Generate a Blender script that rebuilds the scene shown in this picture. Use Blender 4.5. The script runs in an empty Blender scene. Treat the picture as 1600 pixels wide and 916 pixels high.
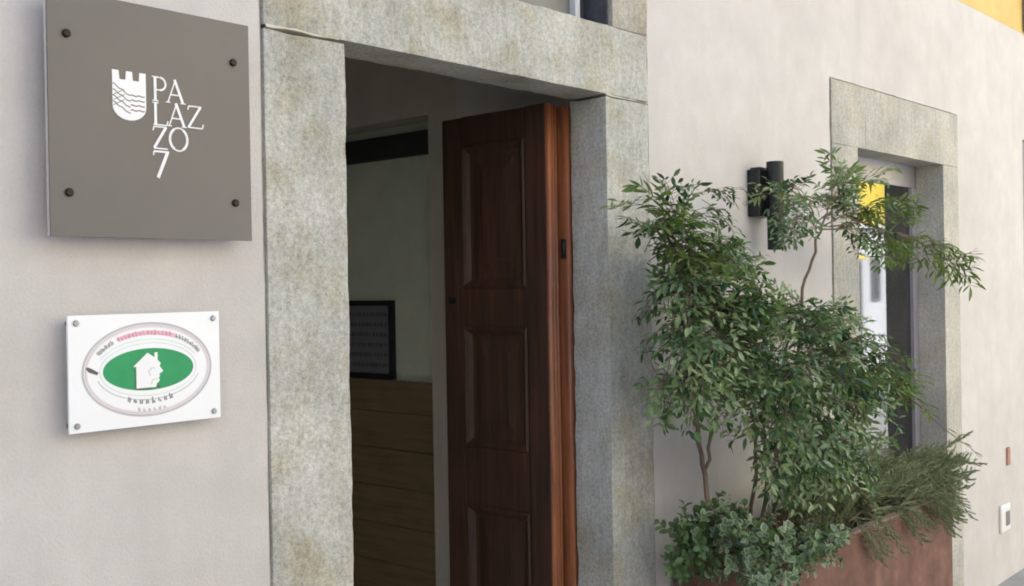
import bpy, bmesh, math, random
from mathutils import Vector, Matrix, noise, Euler

random.seed(7)
R = math.radians
S = bpy.context.scene
COL = S.collection

# ------------------------------------------------------------------ camera
cam = bpy.data.cameras.new('camera')
cam.sensor_width = 36.0
cam.lens = 1690.0 / 1600.0 * 36.0
cam.clip_start = 0.05
cam.clip_end = 500.0
cam_o = bpy.data.objects.new('camera', cam)
COL.objects.link(cam_o)
S.camera = cam_o
th, pitch, roll = R(41.842), R(-0.280), R(0.978)
F = Vector((math.cos(th) * math.cos(pitch), math.sin(th) * math.cos(pitch), math.sin(pitch)))
Rt = Vector((math.sin(th), -math.cos(th), 0.0))
U = Rt.cross(F)
R2 = math.cos(roll) * Rt - math.sin(roll) * U
U2 = math.cos(roll) * U + math.sin(roll) * Rt
mat = Matrix((R2, U2, -F)).transposed().to_4x4()
mat.translation = Vector((0.0, -2.0, 1.6))
cam_o.matrix_world = mat

# ------------------------------------------------------------------ light
SUN_DIR = Vector((0.58, 0.60, 0.55)).normalized()       # towards the sun: it stands behind the facade
elev = math.asin(SUN_DIR.z)
azim = math.atan2(SUN_DIR.x, SUN_DIR.y)
W = bpy.data.worlds.new('World')
S.world = W
W.use_nodes = True
wn = W.node_tree
sky = wn.nodes.new('ShaderNodeTexSky')
sky.sky_type = 'NISHITA'
sky.sun_disc = False
sky.sun_elevation = elev
sky.sun_rotation = azim
sky.air_density = 1.0
sky.dust_density = 2.0
wn.links.new(sky.outputs[0], wn.nodes['Background'].inputs[0])
wn.nodes['Background'].inputs[1].default_value = 0.10
sl = bpy.data.lights.new('sun', 'SUN')
sl.energy = 5.0
sl.angle = R(0.53)
sl.color = (1.0, 0.97, 0.93)
so = bpy.data.objects.new('sun', sl)
so.rotation_euler = SUN_DIR.to_track_quat('Z', 'Y').to_euler()
so.location = SUN_DIR * 60
COL.objects.link(so)
S.view_settings.view_transform = 'Standard'
S.view_settings.look = 'None'
S.view_settings.gamma = 1.0
S.view_settings.exposure = 1.88
S.view_settings.use_white_balance = True
S.view_settings.white_balance_temperature = 5950
S.view_settings.white_balance_tint = 10
S.cycles.use_denoising = True
S.cycles.filter_width = 1.9
S.cycles.max_bounces = 10
S.cycles.diffuse_bounces = 6
S.cycles.transparent_max_bounces = 16
S.cycles.sample_clamp_indirect = 8.0

# ------------------------------------------------------------------ materials
def new_mat(name):
    m = bpy.data.materials.new(name)
    m.use_nodes = True
    nt = m.node_tree
    return m, nt, nt.nodes['Principled BSDF']

def node(nt, kind, **kw):
    n = nt.nodes.new(kind)
    for k, v in kw.items():
        if k.startswith('i_'):
            n.inputs[k[2:]].default_value = v
        else:
            setattr(n, k, v)
    return n

def ramp(nt, src, stops):
    r = nt.nodes.new('ShaderNodeValToRGB')
    cr = r.color_ramp
    while len(cr.elements) < len(stops):
        cr.elements.new(0.5)
    for e, (p, c) in zip(cr.elements, stops):
        e.position = p
        e.color = (*c, 1) if len(c) == 3 else c
    nt.links.new(src, r.inputs[0])
    return r

def coord(nt, scale=(1, 1, 1)):
    tc = nt.nodes.new('ShaderNodeTexCoord')
    mp = nt.nodes.new('ShaderNodeMapping')
    mp.inputs['Scale'].default_value = scale
    nt.links.new(tc.outputs['Object'], mp.inputs[0])
    return mp.outputs[0]

def noise_n(nt, vec, scale, detail=4.0, rough=0.55):
    n = node(nt, 'ShaderNodeTexNoise', i_Scale=scale, i_Detail=detail, i_Roughness=rough)
    nt.links.new(vec, n.inputs['Vector'])
    return n.outputs['Fac']

def mix(nt, fac, a, b, mode='MIX'):
    m = nt.nodes.new('ShaderNodeMix')
    m.data_type = 'RGBA'
    m.blend_type = mode
    for sock, v in ((m.inputs[0], fac), (m.inputs[6], a), (m.inputs[7], b)):
        if hasattr(v, 'is_linked'):
            nt.links.new(v, sock)
        elif isinstance(v, (int, float)):
            sock.default_value = v
        else:
            sock.default_value = (*v, 1)
    return m.outputs[2]

def bump(nt, bs, h, strength, dist):
    b = node(nt, 'ShaderNodeBump', i_Strength=strength, i_Distance=dist)
    nt.links.new(h, b.inputs['Height'])
    nt.links.new(b.outputs[0], bs.inputs['Normal'])

def flat(name, col, rough=0.5, metal=0.0, var=0.0, scale=20.0, spec=0.5):
    m, nt, b = new_mat(name)
    b.inputs['Roughness'].default_value = rough
    b.inputs['Metallic'].default_value = metal
    b.inputs['Specular IOR Level'].default_value = spec
    v = coord(nt)
    f = noise_n(nt, v, scale)
    lo = tuple(c * (1 - var) for c in col)
    hi = tuple(min(1, c * (1 + var)) for c in col)
    r = ramp(nt, f, [(0.3, lo), (0.7, hi)])
    nt.links.new(r.outputs[0], b.inputs['Base Color'])
    return m

def plaster(name, lo, hi, stain, bump_d=0.002):
    m, nt, b = new_mat(name)
    v = coord(nt)
    big = noise_n(nt, v, 1.1, 5, 0.6)
    mid = noise_n(nt, v, 7.0, 5, 0.6)
    fine = noise_n(nt, v, 160.0, 3, 0.6)
    c1 = ramp(nt, big, [(0.3, lo), (0.7, hi)]).outputs[0]
    fm = ramp(nt, mid, [(0.35, (0.86, 0.855, 0.85)), (0.68, (1.04, 1.03, 1.03))]).outputs[0]
    c2 = mix(nt, 0.55, c1, fm, 'MULTIPLY')
    streak = noise_n(nt, coord(nt, (9.0, 9.0, 0.7)), 1.0, 4, 0.6)
    sf = ramp(nt, streak, [(0.52, (0, 0, 0)), (0.8, (1, 1, 1))]).outputs[0]
    sm = node(nt, 'ShaderNodeMath', operation='MULTIPLY')
    nt.links.new(sf, sm.inputs[0]); sm.inputs[1].default_value = 0.30
    c3 = mix(nt, sm.outputs[0], c2, stain)
    ff = ramp(nt, fine, [(0.3, (0.93, 0.93, 0.93)), (0.7, (1.04, 1.04, 1.04))]).outputs[0]
    c4 = mix(nt, 0.5, c3, ff, 'MULTIPLY')
    nt.links.new(c4, b.inputs['Base Color'])
    b.inputs['Roughness'].default_value = 0.9
    b.inputs['Specular IOR Level'].default_value = 0.2
    add = node(nt, 'ShaderNodeMath', operation='ADD')
    nt.links.new(mid, add.inputs[0]); nt.links.new(fine, add.inputs[1])
    bump(nt, b, add.outputs[0], 0.55, bump_d * 1.4)
    return m

def granite(name, dark, mid_c, light, lichen, amount=0.5):
    m, nt, b = new_mat(name)
    v = coord(nt)
    sp = noise_n(nt, v, 95.0, 7, 0.8)
    sp2 = noise_n(nt, v, 260.0, 3, 0.6)
    c = ramp(nt, sp, [(0.30, dark), (0.44, mid_c), (0.58, light), (0.75, tuple(min(1, x * 1.12) for x in light))]).outputs[0]
    f2 = ramp(nt, sp2, [(0.3, (0.72, 0.72, 0.72)), (0.62, (1.1, 1.1, 1.1))]).outputs[0]
    c = mix(nt, 0.7, c, f2, 'MULTIPLY')
    blot = noise_n(nt, v, 5.5, 6, 0.65)
    bf = ramp(nt, blot, [(0.46, (0, 0, 0)), (0.66, (1, 1, 1))]).outputs[0]
    mm = node(nt, 'ShaderNodeMath', operation='MULTIPLY')
    nt.links.new(bf, mm.inputs[0]); mm.inputs[1].default_value = amount
    c = mix(nt, mm.outputs[0], c, lichen, 'MULTIPLY')
    tool = noise_n(nt, coord(nt, (55, 55, 9)), 1.0, 4, 0.65)
    tf = ramp(nt, tool, [(0.3, (0.80, 0.80, 0.79)), (0.7, (1.08, 1.08, 1.08))]).outputs[0]
    c = mix(nt, 0.75, c, tf, 'MULTIPLY')
    cloud = noise_n(nt, v, 3.0, 3, 0.5)
    cf = ramp(nt, cloud, [(0.34, (0.72, 0.73, 0.72)), (0.66, (1.10, 1.09, 1.06))]).outputs[0]
    c = mix(nt, 0.8, c, cf, 'MULTIPLY')
    nt.links.new(c, b.inputs['Base Color'])
    b.inputs['Roughness'].default_value = 0.85
    b.inputs['Specular IOR Level'].default_value = 0.25
    add = node(nt, 'ShaderNodeMath', operation='ADD')
    nt.links.new(sp, add.inputs[0]); nt.links.new(blot, add.inputs[1])
    bump(nt, b, add.outputs[0], 0.6, 0.004)
    return m

def wood(name, dark, light, rough=0.42, axis='z', coat=0.0):
    m, nt, b = new_mat(name)
    sc = {'z': (30, 30, 1.6), 'y': (30, 1.6, 30), 'x': (1.6, 30, 30)}[axis]
    v = coord(nt, sc)
    g = noise_n(nt, v, 1.4, 8, 0.72)
    big = noise_n(nt, coord(nt), 4.0, 4, 0.6)
    c = ramp(nt, g, [(0.3, dark), (0.68, light)]).outputs[0]
    bf = ramp(nt, big, [(0.3, (0.7, 0.68, 0.66)), (0.7, (1.1, 1.1, 1.1))]).outputs[0]
    c = mix(nt, 0.7, c, bf, 'MULTIPLY')
    nt.links.new(c, b.inputs['Base Color'])
    b.inputs['Roughness'].default_value = rough
    b.inputs['Coat Weight'].default_value = coat
    bump(nt, b, g, 0.3, 0.001)
    return m

def leaf_mat(name, dark, light, rough=0.35, trans=0.18):
    m, nt, b = new_mat(name)
    oi = nt.nodes.new('ShaderNodeObjectInfo')
    geo = nt.nodes.new('ShaderNodeNewGeometry')
    add = node(nt, 'ShaderNodeMath', operation='MULTIPLY_ADD')
    nt.links.new(geo.outputs['Random Per Island'], add.inputs[0]); add.inputs[1].default_value = 0.65
    sc = node(nt, 'ShaderNodeMath', operation='MULTIPLY')
    nt.links.new(oi.outputs['Random'], sc.inputs[0]); sc.inputs[1].default_value = 0.45
    nt.links.new(sc.outputs[0], add.inputs[2])
    c = ramp(nt, add.outputs[0], [(0.05, dark), (0.95, light)]).outputs[0]
    nt.links.new(c, b.inputs['Base Color'])
    b.inputs['Roughness'].default_value = rough
    out = nt.nodes['Material Output']
    tr = nt.nodes.new('ShaderNodeBsdfTranslucent')
    tc = mix(nt, 1.0, c, (1.0, 1.15, 0.45), 'MULTIPLY')
    nt.links.new(tc, tr.inputs[0])
    ms = nt.nodes.new('ShaderNodeMixShader')
    ms.inputs[0].default_value = trans
    nt.links.new(b.outputs[0], ms.inputs[1]); nt.links.new(tr.outputs[0], ms.inputs[2])
    nt.links.new(ms.outputs[0], out.inputs[0])
    return m

def glass_mat(name, tint, ior=1.9):
    m = bpy.data.materials.new(name)
    m.use_nodes = True
    nt = m.node_tree
    nt.nodes.remove(nt.nodes['Principled BSDF'])
    t = nt.nodes.new('ShaderNodeBsdfTransparent'); t.inputs[0].default_value = (*tint, 1)
    g = nt.nodes.new('ShaderNodeBsdfGlossy'); g.inputs['Roughness'].default_value = 0.03
    f = nt.nodes.new('ShaderNodeFresnel'); f.inputs[0].default_value = ior
    ms = nt.nodes.new('ShaderNodeMixShader')
    nt.links.new(f.outputs[0], ms.inputs[0]); nt.links.new(t.outputs[0], ms.inputs[1]); nt.links.new(g.outputs[0], ms.inputs[2])
    nt.links.new(ms.outputs[0], nt.nodes['Material Output'].inputs[0])
    return m

def rust(name):
    m, nt, b = new_mat(name)
    v = coord(nt)
    a = noise_n(nt, v, 9.0, 7, 0.7)
    c = ramp(nt, a, [(0.3, (0.11, 0.052, 0.038)), (0.5, (0.18, 0.088, 0.064)), (0.7, (0.25, 0.14, 0.105))]).outputs[0]
    st = noise_n(nt, coord(nt, (16, 16, 1.2)), 1.0, 4, 0.6)
    sf = ramp(nt, st, [(0.4, (0.75, 0.72, 0.7)), (0.7, (1.12, 1.1, 1.1))]).outputs[0]
    c = mix(nt, 0.7, c, sf, 'MULTIPLY')
    nt.links.new(c, b.inputs['Base Color'])
    b.inputs['Roughness'].default_value = 0.8
    bump(nt, b, a, 0.4, 0.002)
    return m

M = dict(
    wall=plaster('wall_plaster', (0.58, 0.55, 0.525), (0.655, 0.63, 0.61), (0.50, 0.465, 0.43)),
    upper=plaster('yellow_render', (0.66, 0.46, 0.17), (0.74, 0.54, 0.22), (0.60, 0.44, 0.2)),
    vivid=plaster('vivid_yellow_render', (0.78, 0.58, 0.07), (0.82, 0.64, 0.10), (0.7, 0.52, 0.08)),
    white=plaster('white_render', (0.64, 0.64, 0.63), (0.70, 0.70, 0.69), (0.56, 0.56, 0.55)),
    inner=plaster('inner_plaster', (0.60, 0.575, 0.53), (0.68, 0.65, 0.60), (0.42, 0.38, 0.33)),
    green=plaster('greenish_wall_paint', (0.66, 0.73, 0.62), (0.74, 0.80, 0.69), (0.62, 0.68, 0.57)),
    mortar=plaster('mortar', (0.60, 0.56, 0.46), (0.70, 0.66, 0.57), (0.5, 0.47, 0.4), 0.004),
    stone=granite('granite', (0.30, 0.30, 0.265), (0.50, 0.50, 0.465), (0.64, 0.645, 0.61), (0.77, 0.70, 0.53), 0.8),
    stone_warm=granite('weathered_granite', (0.29, 0.27, 0.225), (0.44, 0.41, 0.355), (0.54, 0.515, 0.46), (0.86, 0.74, 0.56), 0.8),
    stone_fine=granite('pale_granite', (0.32, 0.305, 0.26), (0.475, 0.46, 0.415), (0.59, 0.575, 0.53), (0.9, 0.84, 0.72), 0.45),
    joint=flat('joint_dirt', (0.42, 0.39, 0.35), 0.95, var=0.3),
    door=wood('door_wood', (0.016, 0.008, 0.005), (0.085, 0.036, 0.020), 0.6, 'z', 0.0),
    door_edge_lit=wood('door_edge_wood_lit', (0.14, 0.048, 0.022), (0.40, 0.15, 0.064), 0.4, 'z', 0.1),  # door wood with the daylight on its street-facing edge put into the colour
    cladding=wood('cladding_wood', (0.16, 0.12, 0.060), (0.27, 0.205, 0.112), 0.65, 'y'),
    beam=wood('dark_beam_wood', (0.02, 0.023, 0.024), (0.045, 0.05, 0.05), 0.6, 'y'),
    iron=flat('dark_iron', (0.02, 0.021, 0.02), 0.5, 0.6, 0.2),
    taupe=flat('taupe_panel', (0.134, 0.121, 0.116), 0.42, 0.0, 0.05, 6.0),
    edge=flat('panel_edge', (0.55, 0.53, 0.51), 0.4, 0.0, 0.05),
    bolt=flat('dark_bolt', (0.02, 0.018, 0.017), 0.35, 0.7, 0.1),
    steel=flat('steel_screw', (0.35, 0.34, 0.34), 0.35, 0.9, 0.1),
    print_white=flat('white_print', (0.88, 0.88, 0.89), 0.6, 0.0, 0.02),
    plate=flat('white_plate', (0.88, 0.89, 0.90), 0.28, 0.0, 0.01),
    p_green=flat('green_print', (0.02, 0.30, 0.10), 0.5, 0.0, 0.08),
    p_grey=flat('grey_print', (0.52, 0.50, 0.52), 0.5, 0.0, 0.08),
    p_text=flat('dark_grey_print', (0.30, 0.29, 0.30), 0.5, 0.0, 0.1),
    p_dark=flat('dark_print', (0.10, 0.09, 0.10), 0.5, 0.0, 0.1),
    p_pink=flat('pink_print', (0.66, 0.30, 0.40), 0.5, 0.0, 0.1),
    p_pale=flat('pale_print', (0.62, 0.72, 0.66), 0.5, 0.0, 0.06),
    lamp=flat('lamp_metal', (0.022, 0.026, 0.026), 0.4, 0.5, 0.15),
    alu=flat('window_frame_metal', (0.34, 0.33, 0.37), 0.4, 0.3, 0.06),
    glass=glass_mat('pane_glass', (0.55, 0.6, 0.58), 3.0),
    frosted=flat('transom_pane', (0.16, 0.165, 0.155), 0.35, 0.0, 0.15, 4.0),
    sash=flat('transom_sash_paint', (0.30, 0.295, 0.27), 0.6, 0.0, 0.12),
    sash_light=flat('transom_sash_edge', (0.62, 0.62, 0.66), 0.5, 0.0, 0.06),
    liner=flat('transom_liner_paint', (0.06, 0.065, 0.08), 0.5, 0.0, 0.4, 30.0),
    shutter=flat('shutter_paint', (0.20, 0.20, 0.20), 0.6, 0.0, 0.1),
    rust=rust('weathering_steel'),
    rim=flat('worn_rim', (0.34, 0.24, 0.19), 0.7, 0.2, 0.2),
    soil=flat('soil', (0.035, 0.026, 0.02), 1.0, 0.0, 0.5, 60),
    leaf=leaf_mat('nandina_leaf', (0.016, 0.052, 0.022), (0.19, 0.30, 0.125), 0.25),
    leaf_pale=leaf_mat('pale_nandina_leaf', (0.12, 0.21, 0.075), (0.33, 0.41, 0.20), 0.28, 0.2),
    leaf_young=leaf_mat('young_nandina_leaf', (0.07, 0.13, 0.03), (0.21, 0.29, 0.065), 0.36, 0.25),
    juniper=leaf_mat('juniper_needle', (0.14, 0.18, 0.085), (0.31, 0.36, 0.19), 0.55, 0.1),
    leaf_round=leaf_mat('shrub_leaf', (0.045, 0.105, 0.045), (0.14, 0.22, 0.075), 0.35),
    leaf_margin=leaf_mat('shrub_leaf_margin', (0.15, 0.21, 0.13), (0.32, 0.38, 0.27), 0.4),
    stem=wood('nandina_stem', (0.08, 0.055, 0.04), (0.22, 0.16, 0.12), 0.8),
    twig=wood('dry_twig', (0.10, 0.055, 0.035), (0.26, 0.15, 0.10), 0.9),
    plastic=flat('white_plastic', (0.78, 0.77, 0.76), 0.4, 0.0, 0.02),
    hole=flat('dark_recess', (0.10, 0.09, 0.09), 0.8, 0.0, 0.1),
    clay=flat('clay_tag', (0.42, 0.22, 0.17), 0.8, 0.0, 0.15),
    navy=flat('navy_frame', (0.012, 0.015, 0.024), 0.4, 0.0, 0.1),
    sheet_print=flat('sheet_print', (0.10, 0.105, 0.125), 0.5, 0.0, 0.1),
    paper=flat('printed_sheet', (0.19, 0.20, 0.24), 0.3, 0.0, 0.06),
    pave=flat('street_stone', (0.36, 0.35, 0.33), 0.85, 0.0, 0.2, 3.0),
    floor=flat('passage_floor_stone', (0.36, 0.33, 0.29), 0.5, 0.0, 0.15, 6.0),
    brown=flat('sky_blocker_brown', (0.34, 0.32, 0.30), 0.9, 0.0, 0.15, 2.0),
    ivy=flat('ivy_cover', (0.03, 0.05, 0.025), 0.7, 0.0, 0.5, 12.0),
)

# ------------------------------------------------------------------ mesh helpers
BASE = {}

def thing(name, label, cat, loc=(0, 0, 0), group=None):
    o = bpy.data.objects.new(name, None)
    o.empty_display_size = 0.1
    o.location = loc
    o['label'] = label
    o['category'] = cat
    if group:
        o['group'] = group
    COL.objects.link(o)
    BASE[o] = Vector(loc)
    return o

def add_obj(name, mesh, parent=None, origin=None):
    """link a mesh whose vertices are in world space; its origin goes to its parent's base"""
    o = bpy.data.objects.new(name, mesh)
    COL.objects.link(o)
    b = BASE.get(parent, Vector((0, 0, 0)))
    if parent:
        o.parent = parent
    if origin is None:
        origin = b
    mesh.transform(Matrix.Translation(-Vector(origin)))
    o.location = Vector(origin) - b
    BASE[o] = Vector(origin)
    return o

class MB:
    def __init__(s):
        s.v, s.f, s.m = [], [], []

    def face(s, pts, mi=0):
        n = len(s.v)
        s.v += [tuple(p) for p in pts]
        s.f.append(tuple(range(n, n + len(pts))))
        s.m.append(mi)

    def box(s, x0, x1, y0, y1, z0, z1, mi=0):
        n = len(s.v)
        s.v += [(x, y, z) for z in (z0, z1) for y in (y0, y1) for x in (x0, x1)]
        for q in ((0, 2, 3, 1), (4, 5, 7, 6), (0, 1, 5, 4), (2, 6, 7, 3), (0, 4, 6, 2), (1, 3, 7, 5)):
            s.f.append(tuple(n + i for i in q)); s.m.append(mi)

    def prism(s, poly, y0, y1, mi=0):
        """poly in (x, z), counter-clockwise seen from the street (-y)"""
        n = len(s.v); k = len(poly)
        s.v += [(x, y0, z) for x, z in poly] + [(x, y1, z) for x, z in poly]
        s.f.append(tuple(range(n, n + k))); s.m.append(mi)
        s.f.append(tuple(reversed(range(n + k, n + 2 * k)))); s.m.append(mi)
        for i in range(k):
            j = (i + 1) % k
            s.f.append((n + j, n + i, n + k + i, n + k + j)); s.m.append(mi)

    def tube(s, pts, radii, sides=7, mi=0, caps=True):
        pts = [Vector(p) for p in pts]
        if not hasattr(radii, '__len__'):
            radii = [radii] * len(pts)
        rings = []
        for i, p in enumerate(pts):
            d = (pts[min(i + 1, len(pts) - 1)] - pts[max(i - 1, 0)]).normalized()
            a = d.orthogonal().normalized() if i == 0 else (pa - d * pa.dot(d)).normalized()
            pa = a
            b = d.cross(a)
            n = len(s.v)
            for k in range(sides):
                t = 2 * math.pi * k / sides
                s.v.append(tuple(p + (a * math.cos(t) + b * math.sin(t)) * radii[i]))
            rings.append(n)
        for i in range(len(rings) - 1):
            for k in range(sides):
                j = (k + 1) % sides
                s.f.append((rings[i] + k, rings[i] + j, rings[i + 1] + j, rings[i + 1] + k)); s.m.append(mi)
        if caps:
            s.f.append(tuple(rings[0] + k for k in reversed(range(sides)))); s.m.append(mi)
            s.f.append(tuple(rings[-1] + k for k in range(sides))); s.m.append(mi)

    def mesh(s, name, mats, smooth=False):
        me = bpy.data.meshes.new(name)
        me.from_pydata(s.v, [], s.f)
        for m in (mats if isinstance(mats, (list, tuple)) else [mats]):
            me.materials.append(m)
        me.polygons.foreach_set('material_index', s.m)
        if smooth:
            me.polygons.foreach_set('use_smooth', [True] * len(me.polygons))
        me.update()
        return me

    def build(s, name, mats, parent=None, smooth=False, bevel=0.0, origin=None):
        me = s.mesh(name, mats, smooth)
        if bevel:
            bm = bmesh.new(); bm.from_mesh(me)
            bmesh.ops.remove_doubles(bm, verts=bm.verts, dist=1e-5)
            ed = [e for e in bm.edges if len(e.link_faces) == 2 and e.calc_face_angle(0) > 0.6]
            bmesh.ops.bevel(bm, geom=ed, offset=bevel, segments=2, affect='EDGES', profile=0.6)
            bm.to_mesh(me); bm.free()
        return add_obj(name, me, parent, origin)

def part_box(name, mats, parent, x0, x1, y0, y1, z0, z1, bevel=0.0):
    b = MB(); b.box(x0, x1, y0, y1, z0, z1)
    return b.build(name, mats, parent, bevel=bevel)

def stone_block(parent, mats, x0, x1, z0, z1, y0, y1, step=0.02, rough=0.003, chip=0.006, seed=0.0, rnd=0.0012):
    """a hewn block: finely divided, uneven faces, worn and chipped arrises"""
    nx = max(2, round((x1 - x0) / step)); nz = max(2, round((z1 - z0) / step)); ny = max(2, round((y1 - y0) / step))
    bm = bmesh.new()
    vmap = {}
    def vert(i, j, k):
        key = (i, j, k)
        if key not in vmap:
            p = Vector((x0 + (x1 - x0) * i / nx, y0 + (y1 - y0) * j / ny, z0 + (z1 - z0) * k / nz))
            vmap[key] = bm.verts.new(p)
        return vmap[key]
    for a in range(nx):
        for c in range(nz):
            bm.faces.new((vert(a, 0, c), vert(a + 1, 0, c), vert(a + 1, 0, c + 1), vert(a, 0, c + 1)))
            bm.faces.new((vert(a, ny, c), vert(a, ny, c + 1), vert(a + 1, ny, c + 1), vert(a + 1, ny, c)))
    for b_ in range(ny):
        for c in range(nz):
            bm.faces.new((vert(0, b_, c), vert(0, b_, c + 1), vert(0, b_ + 1, c + 1), vert(0, b_ + 1, c)))
            bm.faces.new((vert(nx, b_, c), vert(nx, b_ + 1, c), vert(nx, b_ + 1, c + 1), vert(nx, b_, c + 1)))
    for a in range(nx):
        for b_ in range(ny):
            bm.faces.new((vert(a, b_, 0), vert(a, b_ + 1, 0), vert(a + 1, b_ + 1, 0), vert(a + 1, b_, 0)))
            bm.faces.new((vert(a, b_, nz), vert(a + 1, b_, nz), vert(a + 1, b_ + 1, nz), vert(a, b_ + 1, nz)))
    cx, cy, cz = (x0 + x1) / 2, (y0 + y1) / 2, (z0 + z1) / 2
    for (i, j, k), v in vmap.items():
        ex = (-1 if i == 0 else 1 if i == nx else 0)
        ey = (-1 if j == 0 else 1 if j == ny else 0)
        ez = (-1 if k == 0 else 1 if k == nz else 0)
        p = v.co.copy()
        q = p + Vector((seed, seed * 0.7, 0))
        n1 = noise.noise(q * 9.0); n2 = noise.noise(q * 31.0 + Vector((5, 5, 5)))
        d = rough * (0.6 * n1 + 0.5 * n2)
        cnt = abs(ex) + abs(ey) + abs(ez)
        off = Vector((ex, ey, ez)) * d
        if cnt >= 2:
            c = rnd + chip * max(0.0, noise.noise(q * 14.0 + Vector((9, 2, 4))) - 0.1) + chip * 0.5 * max(0, n2)
            off -= Vector((ex, ey, ez)) * c
        if ey == -1 or cnt >= 2 or ex or ez:
            v.co = p + off
    me = bpy.data.meshes.new('stone')
    bm.to_mesh(me); bm.free()
    me.materials.append(mats)
    me.polygons.foreach_set('use_smooth', [True] * len(me.polygons))
    me.set_sharp_from_angle(angle=R(38))
    return add_obj('stone', me, parent)

# ------------------------------------------------------------------ ground
g = MB(); g.face([(-60, -60, -0.22), (120, -60, -0.22), (120, 60, -0.22), (-60, 60, -0.22)])
go = g.build('ground', M['pave']); go['kind'] = 'structure'
pv = MB(); pv.box(-20, 40, -1.5, -0.001, -0.20, -0.085)
po = pv.build('pavement', M['pave'], bevel=0.008); po['kind'] = 'structure'

# ------------------------------------------------------------------ the facade
B = thing('building', 'pale pinkish plastered house with granite doorway and open brown door', 'building')

HOLES = [(1.414, 2.908, -0.15, 2.99), (4.222, 5.688, -0.15, 2.452), (6.755, 7.86, 1.40, 2.42)]
def axis_pts(lo, hi, step, cuts):
    p = [lo]
    cs = sorted(set(cuts + [hi]))
    for c in cs:
        n = max(1, round((c - p[-1]) / step))
        a = p[-1]
        p += [a + (c - a) * i / n for i in range(1, n + 1)]
    return p

def wall_mesh():
    xs = [-8.0, -5.0, -2.0] + axis_pts(0.2, 8.2, 0.055, [h[0] for h in HOLES] + [h[1] for h in HOLES]) + [9.0, 11.0, 14.0]
    zs = axis_pts(-0.15, 3.047, 0.055, [h[2] for h in HOLES if h[2] > 0.1] + [h[3] for h in HOLES])
    bm = bmesh.new()
    V = {}
    def inside(x, z):
        return any(a < x < b and c < z < d for a, b, c, d in HOLES)
    def v(i, j):
        if (i, j) not in V:
            x, z = xs[i], zs[j]
            edge = any((abs(x - a) < 1e-4 or abs(x - b) < 1e-4) and c - 1e-4 <= z <= d + 1e-4 or
                       (abs(z - c) < 1e-4 or abs(z - d) < 1e-4) and a - 1e-4 <= x <= b + 1e-4 for a, b, c, d in HOLES)
            q = Vector((x, 0, z))
            y = 0.0022 * noise.noise(q * 1.7) + 0.0012 * noise.noise(q * 6.0)
            if edge:
                y = 0.0 + 0.0015 * noise.noise(q * 20)
                x += 0.0035 * noise.noise(q * 13 + Vector((3, 0, 0)))
                if z > -0.14:
                    z += 0.003 * noise.noise(q * 13 + Vector((7, 0, 0)))
            if j == len(zs) - 1 or j == 0:
                y *= 0.2
            V[(i, j)] = bm.verts.new((x, y, z))
        return V[(i, j)]
    for i in range(len(xs) - 1):
        for j in range(len(zs) - 1):
            if inside((xs[i] + xs[i + 1]) / 2, (zs[j] + zs[j + 1]) / 2):
                continue
            bm.faces.new((v(i, j), v(i + 1, j), v(i + 1, j + 1), v(i, j + 1)))
    be = [e for e in bm.edges if len(e.link_faces) == 1]
    r = bmesh.ops.extrude_edge_only(bm, edges=be)
    for el in r['geom']:
        if isinstance(el, bmesh.types.BMVert):
            el.co.y = 0.14
    bmesh.ops.recalc_face_normals(bm, faces=bm.faces)
    me = bpy.data.meshes.new('wall')
    bm.to_mesh(me); bm.free()
    me.materials.append(M['wall'])
    return me
wall = add_obj('wall', wall_mesh(), B)
part_box('upper_wall', M['upper'], B, -8, 14, 0.0, 0.14, 3.0485, 7.0)
rf = MB(); rf.box(-8.3, 14.3, -0.35, 9.3, 7.002, 7.15); rf.build('roof', M['shutter'], B)
part_box('rear_wall', M['white'], B, -8, 14, 9.0, 9.14, 0, 7.0)
part_box('end_wall', M['white'], B, -8.002, -7.86, 0.142, 8.998, 0, 7.0)
part_box('end_wall', M['white'], B, 13.86, 14.002, 0.142, 8.998, 0, 7.0)

# granite surround of the doorway
ds = MB(); ds.box(1.4145, 1.42, 0.004, 0.13, 0.0, 2.985); ds.box(2.902, 2.9075, 0.004, 0.13, 0.0, 2.985)
surround = ds.build('door_surround', M['joint'], B)
stone_block(surround, M['stone'], 1.420, 1.650, -0.09, 2.184, -0.006, 0.138, seed=1.3)
stone_block(surround, M['stone'], 1.420, 2.902, 2.190, 2.404, -0.007, 0.139, seed=4.1)
stone_block(surround, M['stone'], 2.674, 2.902, -0.09, 2.184, -0.006, 0.138, seed=11.2)
stone_block(surround, M['stone_warm'], 2.716, 2.902, 2.405, 2.860, -0.006, 0.138, chip=0.003, seed=15.9, rnd=0.0004)
stone_block(surround, M['stone_warm'], 1.420, 1.650, 2.410, 2.860, -0.006, 0.138, seed=19.9)
stone_block(surround, M['stone'], 1.420, 2.902, 2.865, 2.984, -0.006, 0.138, seed=23.9)
# crumbling mortar bed between left jamb and lintel, and the thin one on the right
def mortar_bed(x0, x1, z, amp, y):
    b = MB()
    n = 60
    rows = []
    for i in range(n + 1):
        x = x0 + (x1 - x0) * i / n
        u = i / n
        zc = z + amp * 0.9 * noise.noise(Vector((x * 11, 1, 2)))
        h = amp * (1.1 - 0.75 * u) * (0.75 + 0.7 * noise.noise(Vector((x * 24, 8, 2)))) + 0.0008 * noise.noise(Vector((x * 140, 8, 2)))
        h = max(h, 0.001)
        yy = y + 0.0025 * noise.noise(Vector((x * 40, 3, 3)))
        rows.append([(x, 0.02, zc + h), (x, yy, zc + h * 0.6), (x, yy - 0.001, zc - h * 0.4), (x, 0.02, zc - h)])
    for a, c in zip(rows, rows[1:]):
        for k in range(3):
            b.face([a[k + 1], c[k + 1], c[k], a[k]])
    return b.build('mortar', M['mortar'], surround, smooth=False)
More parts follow.
